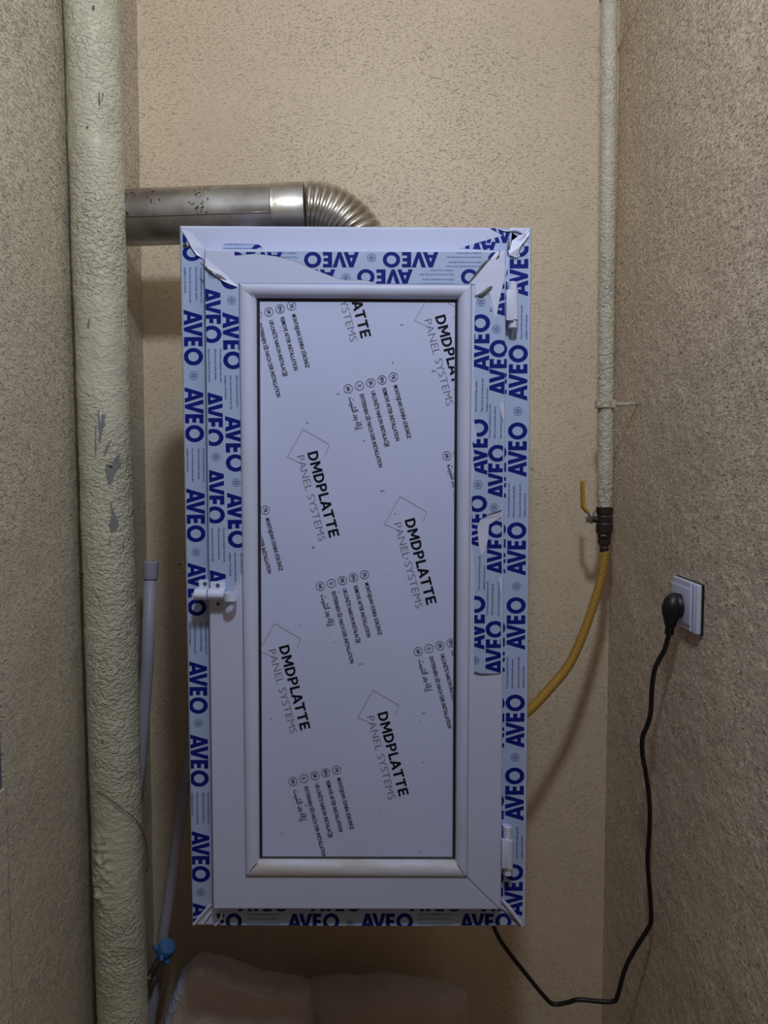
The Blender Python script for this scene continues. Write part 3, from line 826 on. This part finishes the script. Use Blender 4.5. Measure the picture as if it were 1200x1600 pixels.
chip([(183, 711), (188, 712), (185, 720), (190, 722), (188, 728), (180, 738), (176, 750), (173, 758), (169, 754), (165, 735), (164, 727), (168, 725), (171, 732), (177, 720)])
chip([(172, 785), (175, 788), (178, 800), (175, 802)])
chip([(174, 806), (178, 800), (183, 810), (186, 820), (180, 828), (173, 832), (170, 820)])
chip([(171, 838), (173, 838), (172, 852), (170, 850)])
chip([(191, 848), (194, 852), (194, 858), (192, 857)])
chip([(139, 496), (141, 500), (139, 514), (136, 508)])
chip([(159, 1156), (163, 1158), (160, 1163), (158, 1160)])
for pts in ([(144, 9), (148, 8), (148, 15), (144, 15)], [(135, 197), (138, 197), (138, 200), (135, 200)], [(154, 146), (155, 142), (157, 162), (155, 166), (154, 158)], [(160, 146), (162, 144), (160, 158), (159, 157)]):
    chip(pts, M_scratch)

# thin wire hanging over the waste pipe
wp = [on_drain(150, 1236, .003), on_drain(165, 1243, .004), on_drain(188, 1262, .005), on_drain(206, 1275, .006), P(219, 1291, YD - .01), P(227, 1312, YD), P(230.5, 1335, YD), P(231.5, 1352, YD), P(228, 1363, YD)]
bm = bmesh.new(); tube(bm, smooth_path(wp, 8), .0006, 6)
tag(obj('wire', bm, M_wire, None, True), 'thin dark wire curving over the lower part of the cream waste pipe', 'wire')

# ---------------------------------------------------------------- flue
YF = 1.40
f_l = P(160, 341.5, YF); f_r = P(478, 331, YF)
fl = thing('flue_pipe', P(300, 340, YF), 'stained steel flue running from the waste pipe to a ribbed elbow above the cabinet', 'flue')
RF = (P(300, 297, YF).z - P(300, 385, YF).z) / 2 * .985
ad = (f_r - f_l).normalized()
wl = f_l + ad * ((XL + .001 - f_l.x) / ad.x)
bm = bmesh.new(); Lp = (P(434, 333, YF) - wl).length
lathe(bm, wl, ad, [(0, RF), (Lp, RF)], 64); autosmooth(obj('straight_pipe', bm, M_flue, fl), 50)
c0 = wl + ad * (Lp - .008)
bm = bmesh.new(); Lc = (f_r - c0).length
lathe(bm, c0, ad, [(0, RF + .0008), (.001, RF + .0022), (.006, RF + .0022), (.007, RF + .0014), (Lc, RF + .0014)], 64); autosmooth(obj('collar', bm, M_flue, fl), 40)
# folded longitudinal seam, facing the room
def seam(y0, x0_, x1_):
    pa, pb = P(x0_, y0, YF), P(x1_, y0 - 1.2, YF)
    bm = bmesh.new(); off = RF * math.sqrt(max(0, 1 - ((f_l.z - pa.z) / RF) ** 2))
    zc = lambda x: f_l.z + (x - f_l.x) * ad.z / ad.x
    ang = math.radians(-16)
    pts = [Vector((x, YF - math.cos(ang) * (RF + .0006), zc(x) + math.sin(ang) * RF)) for x in [wl.x + (pb.x - wl.x) * k / 8 for k in range(9)]]
    tube(bm, pts, .0012, 8, True); obj('folded_seam', bm, M_steel, fl, True)
seam(352, 195, 434)
# ribbed elbow bending down
Rb = P(478, 331, YF).x; Rbend = .098
cen = f_r + Vector((.004, 0, -Rbend))
bm = bmesh.new(); seg = 64; rows = []; NR = 17; sub = 6
for i in range(NR * sub + 1):
    th = (math.pi / 2 + .25) * i / (NR * sub); ph = i / sub
    rr = RF + .0020 + .0036 * (abs(math.sin(math.pi * ph)) ** 0.8) - .0014
    c = cen + Vector((math.sin(th) * Rbend, 0, math.cos(th) * Rbend)); n1 = Vector((math.sin(th), 0, math.cos(th)))
    rows.append([bm.verts.new(c + n1 * math.cos(2 * math.pi * k / seg) * rr + Vector((0, 1, 0)) * math.sin(2 * math.pi * k / seg) * rr) for k in range(seg)])
for A, B in zip(rows, rows[1:]):
    for k in range(seg): bm.faces.new((A[k], A[(k + 1) % seg], B[(k + 1) % seg], B[k]))
autosmooth(obj('ribbed_elbow', bm, M_flex, fl), 75)

# ---------------------------------------------------------------- gas pipe, clamps, valve, hose
YG = 1.49
g_top = P(952.5, -50, YG); g_bot = P(945, 800, YG)
ga = (g_top - g_bot).normalized(); g_head = g_top + ga * ((ZC - g_top.z) / ga.z)
RG = .0148
bm = bmesh.new(); rows = []; nz = 500; nseg = 40
for i in range(nz + 1):
    c = g_bot.lerp(g_head, i / nz)
    rows.append([bm.verts.new(c + Vector((math.cos(2 * math.pi * k / nseg), math.sin(2 * math.pi * k / nseg), 0)) *
        (RG + .0007 * noise.noise(Vector((math.cos(2 * math.pi * k / nseg) * 1.2, math.sin(2 * math.pi * k / nseg) * 1.2, c.z * 70))))) for k in range(nseg)])
for A, B in zip(rows, rows[1:]):
    for k in range(nseg): bm.faces.new((A[k], A[(k + 1) % nseg], B[(k + 1) % nseg], B[k]))
bm.faces.new(rows[0][::-1])
gp = tag(obj('gas_pipe', bm, M_gas, None, True), 'slim vertical cream-painted steel pipe in the right corner', 'pipe')
def clamp(py, pxc, label):
    c = P(pxc, py, YG)
    th = thing('pipe_clamp', c, label, 'clamp', )
    bm = bmesh.new(); H = .015
    lathe(bm, c - Vector((0, 0, H / 2)), (0, 0, 1), [(0, RG + .0015), (.001, RG + .0035), (H - .001, RG + .0035), (H, RG + .0015)], 36)
    autosmooth(obj('band', bm, M_gas, th))
    bm = bmesh.new(); box(bm, c + Vector((-RG - .0035, -RG - .003, -H / 2)), c + Vector((-RG + .004, -RG + .010, H / 2)), .001)
    obj('lug', bm, M_gas, th)
    bm = bmesh.new(); box(bm, c + Vector((RG - .007, -RG - .006, -H / 2)), c + Vector((RG + .001, -RG + .006, H / 2)), .001)
    obj('lug', bm, M_gas, th)
    bm = bmesh.new(); tube(bm, [c + Vector((RG, -.004, 0)), c + Vector((.03, -.004, 0)), Vector((XR + .002, c.y - .004, c.z + .001))], [.0036, .0034, .0034], 12)
    lathe(bm, c + Vector((RG + .001, -.004, 0)), (1, 0, 0), [(0, .0055), (.005, .0055)], 6)
    obj('rod', bm, M_gas, th, True)
clamp(632, 944.5, 'cream-painted clamp holding the slim pipe, its rod running to the right wall')
clamp(-6, 952, 'uppermost clamp on the slim pipe, its rod at the very top of the right corner')
# valve
vt = P(945, 793, YG); Sv = 0.00124
va = thing('gas_valve', vt, 'dark brass ball valve with a yellow lever on the slim pipe', 'valve')
bm = bmesh.new()
lathe(bm, vt, (0, 0, -1), [(-.003, .0130), (-.001, .0165), (.0115, .0165), (.0125, .0145)], 8); obj('hex_collar', bm, M_valve, va)
bm = bmesh.new()
prof = [(.0125, .0142), (.0150, .0142), (.0155, .0150), (.0290, .0152), (.0310, .0150), (.0315, .0162), (.0380, .0163), (.0385, .0158)]
lathe(bm, vt, (0, 0, -1), prof, 32); autosmooth(obj('body', bm, M_valve, va))
for h_ in (.0165, .0310):
    bm = bmesh.new(); lathe(bm, vt, (0, 0, -1), [(h_ - .0008, .0152), (h_, .0160), (h_ + .0008, .0152)], 32); obj('rim', bm, M_valvering, va, True)
bm = bmesh.new(); lathe(bm, vt, (0, 0, -1), [(.0385, .0164), (.0490, .0164), (.0505, .0150), (.0515, .0130), (.0540, .0142), (.0580, .0138), (.0600, .0110)], 8); obj('hex_nut', bm, M_valve, va)
bm = bmesh.new(); lathe(bm, vt, (0, 0, -1), [(.0600, .0105), (.0610, .0122), (.0700, .0122), (.0740, .0095)], 6); obj('hose_nut', bm, M_valve, va)
bm = bmesh.new(); lathe(bm, vt, (0, 0, -1), [(.0740, .0082), (.0860, .0082)], 20); obj('nipple', bm, M_rusty, va, True)
sc_ = vt + Vector((0, 0, -.0235))
bm = bmesh.new(); lathe(bm, sc_, (-1, 0, 0), [(.012, .0062), (.0245, .0058)], 20)
autosmooth(obj('stem', bm, M_valve, va))
bm = bmesh.new(); lathe(bm, sc_, (-1, 0, 0), [(.0265, .0068), (.0330, .0068), (.0360, .0040)], 6); obj('stem_nut', bm, M_steel, va)
# lever: flat bar, bent
hp = [P(924, 818, YG), P(922.5, 808, YG), P(917.5, 800, YG), P(911, 792, YG), P(910.5, 784, YG), P(910, 768, YG), P(910, 751, YG)]
def flatbar(pts, wx, wy, seg=1):
    bm = bmesh.new(); pts = smooth_path(pts, 5); T, N = frames(pts); rows = []
    for i, q in enumerate(pts):
        n = Vector((0, 1, 0)); b = T[i].cross(n).normalized()
        rows.append([bm.verts.new(q + b * wx * math.cos(a) + n * wy * math.sin(a)) for a in [2 * math.pi * k / 16 for k in range(16)]])
    for A, B in zip(rows, rows[1:]):
        for k in range(16): bm.faces.new((A[k], A[(k + 1) % 16], B[(k + 1) % 16], B[k]))
    bm.faces.new(rows[0][::-1]); bm.faces.new(rows[-1]); return bm
obj('lever_root', flatbar(hp[:3], .0016, .007), M_steel, va, True)
obj('lever', flatbar(hp[2:], .0036, .0085), M_ylever, va, True)
obj('stop_arm', flatbar([P(925, 812, YG), P(928, 802, YG), P(932, 795, YG)], .0009, .004), M_steel, va, True)
# hose
hz = [P(945.5, 861, YG), P(942.5, 885, YG - .002), P(938, 908, YG - .006), P(928, 943, YG - .014), P(912.5, 987, YG - .028), P(890, 1037, YG - .05), P(858, 1077, YG - .08), P(826, 1110, YG - .11), P(790, 1135, YG - .14), P(750, 1150, YG - .16)]
path = smooth_path(hz, 14)
# resample evenly
acc = [0]
for a, b in zip(path, path[1:]): acc.append(acc[-1] + (b - a).length)
pitch_ = .0042; nper = 6; N_ = int(acc[-1] / pitch_ * nper)
rs_, j = [], 0
for i in range(N_ + 1):
    s = acc[-1] * i / N_
    while j < len(acc) - 2 and acc[j + 1] < s: j += 1
    rs_.append(path[j].lerp(path[j + 1], (s - acc[j]) / (acc[j + 1] - acc[j])))
bm = bmesh.new(); tube(bm, rs_, [.0070 + .0022 * abs(math.sin(math.pi * i / nper)) for i in range(len(rs_))], 20)
tag(obj('gas_hose', bm, M_hose, None, True), 'yellow ribbed hose curving from the dark valve behind the cabinet', 'hose')

# ---------------------------------------------------------------- wall socket with plug and cord
XS = XR - .009
q = [PX(1051.5, 903, XS), PX(1090.5, 911, XS), PX(1090, 993, XS)]
y_far, y_near = q[0].y, q[1].y; z_hi, z_lo = (q[0].z + q[1].z) / 2, q[2].z
so = thing('wall_socket', Vector((XR, (y_far + y_near) / 2, z_lo)), 'white socket plate on the right wall with a black plug in it', 'socket')
bm = bmesh.new(); yn, yf = min(y_far, y_near), max(y_far, y_near)
box(bm, (XS - .001, yn, z_lo), (XR + .001, yf, z_hi), .0025, 3); autosmooth(obj('frame', bm, M_socket, so))
ins = .010
bm = bmesh.new(); box(bm, (XS - .0032, yn + .022, z_lo + ins), (XS + .002, yf - .003, z_hi - ins), .0008, 2); autosmooth(obj('insert', bm, M_socket, so))
bm = bmesh.new(); box(bm, (XS - .0028, yn + .0205, z_lo + .001), (XS + .002, yn + .0225, z_hi - .001), .0006, 2)
box(bm, (XS - .0022, yn + .0065, z_lo + .001), (XS + .002, yn + .0080, z_hi - .001), .0005, 2); autosmooth(obj('rib', bm, M_socket, so))
bm = bmesh.new(); box(bm, (XR - .003, yn - .003, z_lo - .001), (XR + .001, yf + .002, z_hi + .001), .0005); obj('gasket_shadow_gap', bm, M_hole, so).name = 'painted_shadow_gap'  # black slab standing in for the shadow gap around the plate
# plug: disc against the plate, body reaching into the room and down
pc = PX(1062, 946, XS - .004)
pw = thing('power_cord', pc, 'black plug and cable looping from the wall socket to behind the cabinet', 'cord')
bm = bmesh.new(); lathe(bm, pc, (-1, 0, 0), [(0, .0195), (.006, .0195), (.009, .0175), (.013, .0120)], 32)
e0 = pc + Vector((-.004, 0, 0))
pb = [pc + Vector(v) for v in ((-.004, 0, .017), (-.007, 0, .014), (-.010, 0, .006), (-.0125, 0, -.004), (-.0135, 0, -.014), (-.014, 0, -.024), (-.0145, 0, -.033))]
tube(bm, pb, [.006, .0105, .0150, .0160, .0142, .0110, .0085], 24, True, 1.05)
autosmooth(obj('plug', bm, M_plug, pw), 50)
bm = bmesh.new(); z0 = pc + Vector((-.0145, 0, -.031)); prof = []
for k in range(6): prof += [(k * .0028, .0072), (k * .0028 + .0018, .0072), (k * .0028 + .0019, .0060), (k * .0028 + .0027, .0060)]
lathe(bm, z0, (P(1046, 985, pc.y - .0) - z0), prof, 18); autosmooth(obj('strain_relief', bm, M_plug, pw))
bm = bmesh.new(); box(bm, pc + Vector((-.006, -.0200, .0045)), pc + Vector((-.001, -.0185, .0055)), .0003); obj('moulded_mark', bm, M_steel, pw)
cpts = [(1048, 984, -.027, 0), (1044, 996, 0, 0), (1038, 1016, 0, 0), (1024, 1043, 0, 0), (1019, 1072, 0, 0), (1017, 1110, 0, 0), (1012, 1132, 0, 0), (1004, 1152, 0, 0), (1004, 1180, 0, 0), (1009, 1207, 0, 0), (1014.5, 1250, 0, 0),
        (1015, 1295, 0, 0), (1012, 1345, 0, 0), (1016, 1400, 0, 0), (1017.5, 1437, 0, 0), (1012, 1452, 0, 0), (993, 1482, 0, 0), (977, 1513, 0, 0), (966, 1552, 0, 0), (960, 1564, 0, 0), (940, 1565, 0, 0), (905, 1562, 0, 0), (888, 1566, 0, 0), (868, 1569, 0, 0), (855, 1562, 0, 0),
        (825, 1526, 0, 0), (795, 1488, 0, 0), (780, 1466, 0, 0), (770, 1444, 0, 0), (764, 1425, 0, 0)]
cp3 = []
ys0 = pc.y
for i, (x, y, _, _) in enumerate(cpts):
    f = i / (len(cpts) - 1)
    Y = ys0 + (1.36 - ys0) * min(1, f * 1.25) ** .9
    cp3.append(P(x, y, Y))
bm = bmesh.new(); tube(bm, smooth_path(cp3, 7), .0040, 12); obj('cable', bm, M_cord, pw, True)

# ---------------------------------------------------------------- pale plastic water pipes on the left
Yw = 1.50
wt = P(236, 880, Yw); wb = P(222, 1260, Yw)
ax_ = (wb - wt).normalized()
w1 = thing('capped_pipe', wt + ax_ * 1.0, 'pale grey plastic pipe with an end cap, leaning beside the cream waste pipe', 'pipe')
bm = bmesh.new(); tube(bm, [wt - ax_ * .002, P(230, 1040, Yw), P(219, 1190, Yw), P(205, 1330, Yw)], [.0122, .0122, .0124, .0124], 28); obj('pipe', bm, M_wpipe, w1, True)
bm = bmesh.new(); lathe(bm, wt - ax_ * .004, ax_, [(0, .0120), (.0015, .0148), (.033, .0150), (.034, .0148), (.0345, .0125)], 32); autosmooth(obj('end_cap', bm, M_wpipe, w1))
w1.location = wt
for ch in w1.children: ch.matrix_parent_inverse = Matrix.Translation(-wt)
Y2 = 1.44
w2 = thing('water_pipe', P(270, 1400, Y2), 'pale grey plastic pipe slanting down from behind the cabinet to the blue tap', 'pipe')
bm = bmesh.new(); tube(bm, smooth_path([P(304, 1080, Y2), P(297, 1170, Y2), P(288, 1225, Y2), P(280, 1290, Y2), P(267, 1385, Y2), P(253, 1475, Y2), P(240, 1560, Y2), P(228, 1640, Y2)], 5), .0110, 24); obj('pipe', bm, M_wpipe, w2, True)
# blue tap handle with a steel tube
Y3 = Y2 - .045
tp = thing('water_tap', P(255, 1490, Y3), 'blue-handled tap with a steel tube low beside the cream waste pipe', 'tap')
c = P(257, 1486, Y3)
bm = bmesh.new(); dirn = (P(262, 1474, Y3) - P(246, 1500, Y3)).normalized(); dirn = (dirn + Vector((0, -.35, 0))).normalized()
lathe(bm, c - dirn * .006, dirn, [(0, .0135), (.001, .0158), (.018, .0165), (.023, .0145), (.024, .006)], 28)
hd = autosmooth(obj('handle', bm, M_blue, tp))
u_ = dirn.cross(Vector((0, 1, 0))).normalized(); v_ = dirn.cross(u_)
for tgt, wd in (((240, 1480), .0055), ((262, 1506), .0060)):
    e = P(*tgt, Y3 - .010); bm = bmesh.new(); s_ = c + (e - c).normalized() * .008
    tube(bm, [s_, s_.lerp(e, .5), e], [.0095, wd * 1.15, wd], 12, True, .6); obj('wing', bm, M_blue, hd, True)
bm = bmesh.new(); tube(bm, [c + Vector((.0, -.014, .004)), c + Vector((.001, -.024, -.004))], [.004, .0035], 10); obj('wing', bm, M_blue, hd, True)
bm = bmesh.new(); lathe(bm, c - dirn * .0075, dirn, [(0, .0105), (.002, .0105)], 24); obj('opening', bm, M_hole, tp)
bm = bmesh.new(); tube(bm, [c - dirn * .003, P(243, 1508, Y3), P(234, 1527, Y3)], [.0062, .0064, .0066], 18); obj('tube', bm, M_steel, tp, True)
bm = bmesh.new(); s_ = P(235, 1524, Y3); lathe(bm, s_, P(226, 1543, Y3) - s_, [(0, .0070), (.001, .0085), (.004, .0085), (.005, .0070), (.012, .0074), (.014, .006), (.022, .006)], 20); autosmooth(obj('fitting', bm, M_steel, tp))
bm = bmesh.new(); tube(bm, [P(241, 1527, Y3 + .01), P(232, 1545, Y3 + .015), P(222, 1560, Y3 + .02)], [.003, .0028, .0026], 12); obj('drip_tube', bm, M_wpipe, tp, True)

# ---------------------------------------------------------------- bags on the floor under the cabinet
def bag(outl, Yc, ry, m, label, seed, group=None):
    pts = [P(x, y, Yc) for x, y in outl]
    x0_, x1_ = pts[0].x, pts[-1].x
    def top(x):
        for a, b in zip(pts, pts[1:]):
            if a.x <= x <= b.x: return a.z + (b.z - a.z) * (x - a.x) / max(b.x - a.x, 1e-6)
        return pts[-1].z
    bm = bmesh.new(); nu, nv = 70, 60; rows = []
    for i in range(nu + 1):
        s = i / nu; x = x0_ + (x1_ - x0_) * s
        endf = min(1, max(.02, 1 - abs(2 * s - 1) ** 6)) ** .5
        h = top(x); row = []
        for k in range(nv):
            a = 2 * math.pi * k / nv
            ca, sa = math.cos(a), math.sin(a)
            yy = Yc + ry * endf * math.copysign(abs(ca) ** .55, ca)
            zz = h / 2 + h / 2 * math.copysign(abs(sa) ** .35, sa)
            q = Vector((x, yy, zz)); nn = .012 * noise.noise(q * 9 + Vector((seed, 0, 0))) + .005 * noise.noise(q * 28)
            dv = Vector((0, ca, sa * .7))
            if zz > .02: q += dv * nn * (1 if sa < .98 else .6)
            q.z = max(q.z, .001)
            row.append(bm.verts.new(q))
        rows.append(row)
    for A, B in zip(rows, rows[1:]):
        for k in range(nv): bm.faces.new((A[k], A[(k + 1) % nv], B[(k + 1) % nv], B[k]))
    bm.faces.new(rows[0][::-1]); bm.faces.new(rows[-1])
    o = obj('plastic_bag', bm, m, None, True)
    if isinstance(m, (list, tuple)):
        xs = pts[0].x + .048
        for p_ in o.data.polygons:
            if p_.center.x + .35 * (p_.center.z - pts[3].z) * -1 < xs and p_.center.y < Yc + .03: p_.material_index = 1
    return tag(o, label, 'bag')
M_shiny = mat('shiny_pale_plastic', (0.46, 0.50, 0.66), 0.22, spec=0.8)
t = NT(M_shiny); t.bump(t.noise(t.mapping(), 45, 4, 0.6, 0.8), 0.8, 0.01)
bag([(244, 1700), (250, 1640), (258, 1590), (268, 1552), (284, 1520), (302, 1503), (318, 1500), (340, 1507), (370, 1519), (410, 1529), (450, 1536), (484, 1541), (492, 1600), (495, 1700)], 1.33, .050, (M_bag, M_shiny),
    'dusty grey plastic bag on the left below the cabinet, with a shiny side', 1)
bag([(446, 1700), (449, 1600), (458, 1568), (470, 1548), (486, 1538), (520, 1535), (560, 1535), (610, 1533), (650, 1537), (700, 1546), (738, 1556), (736, 1620), (730, 1700)], 1.50, .065, M_bag2,
    'dusty beige plastic bag on the right below the cabinet', 7)
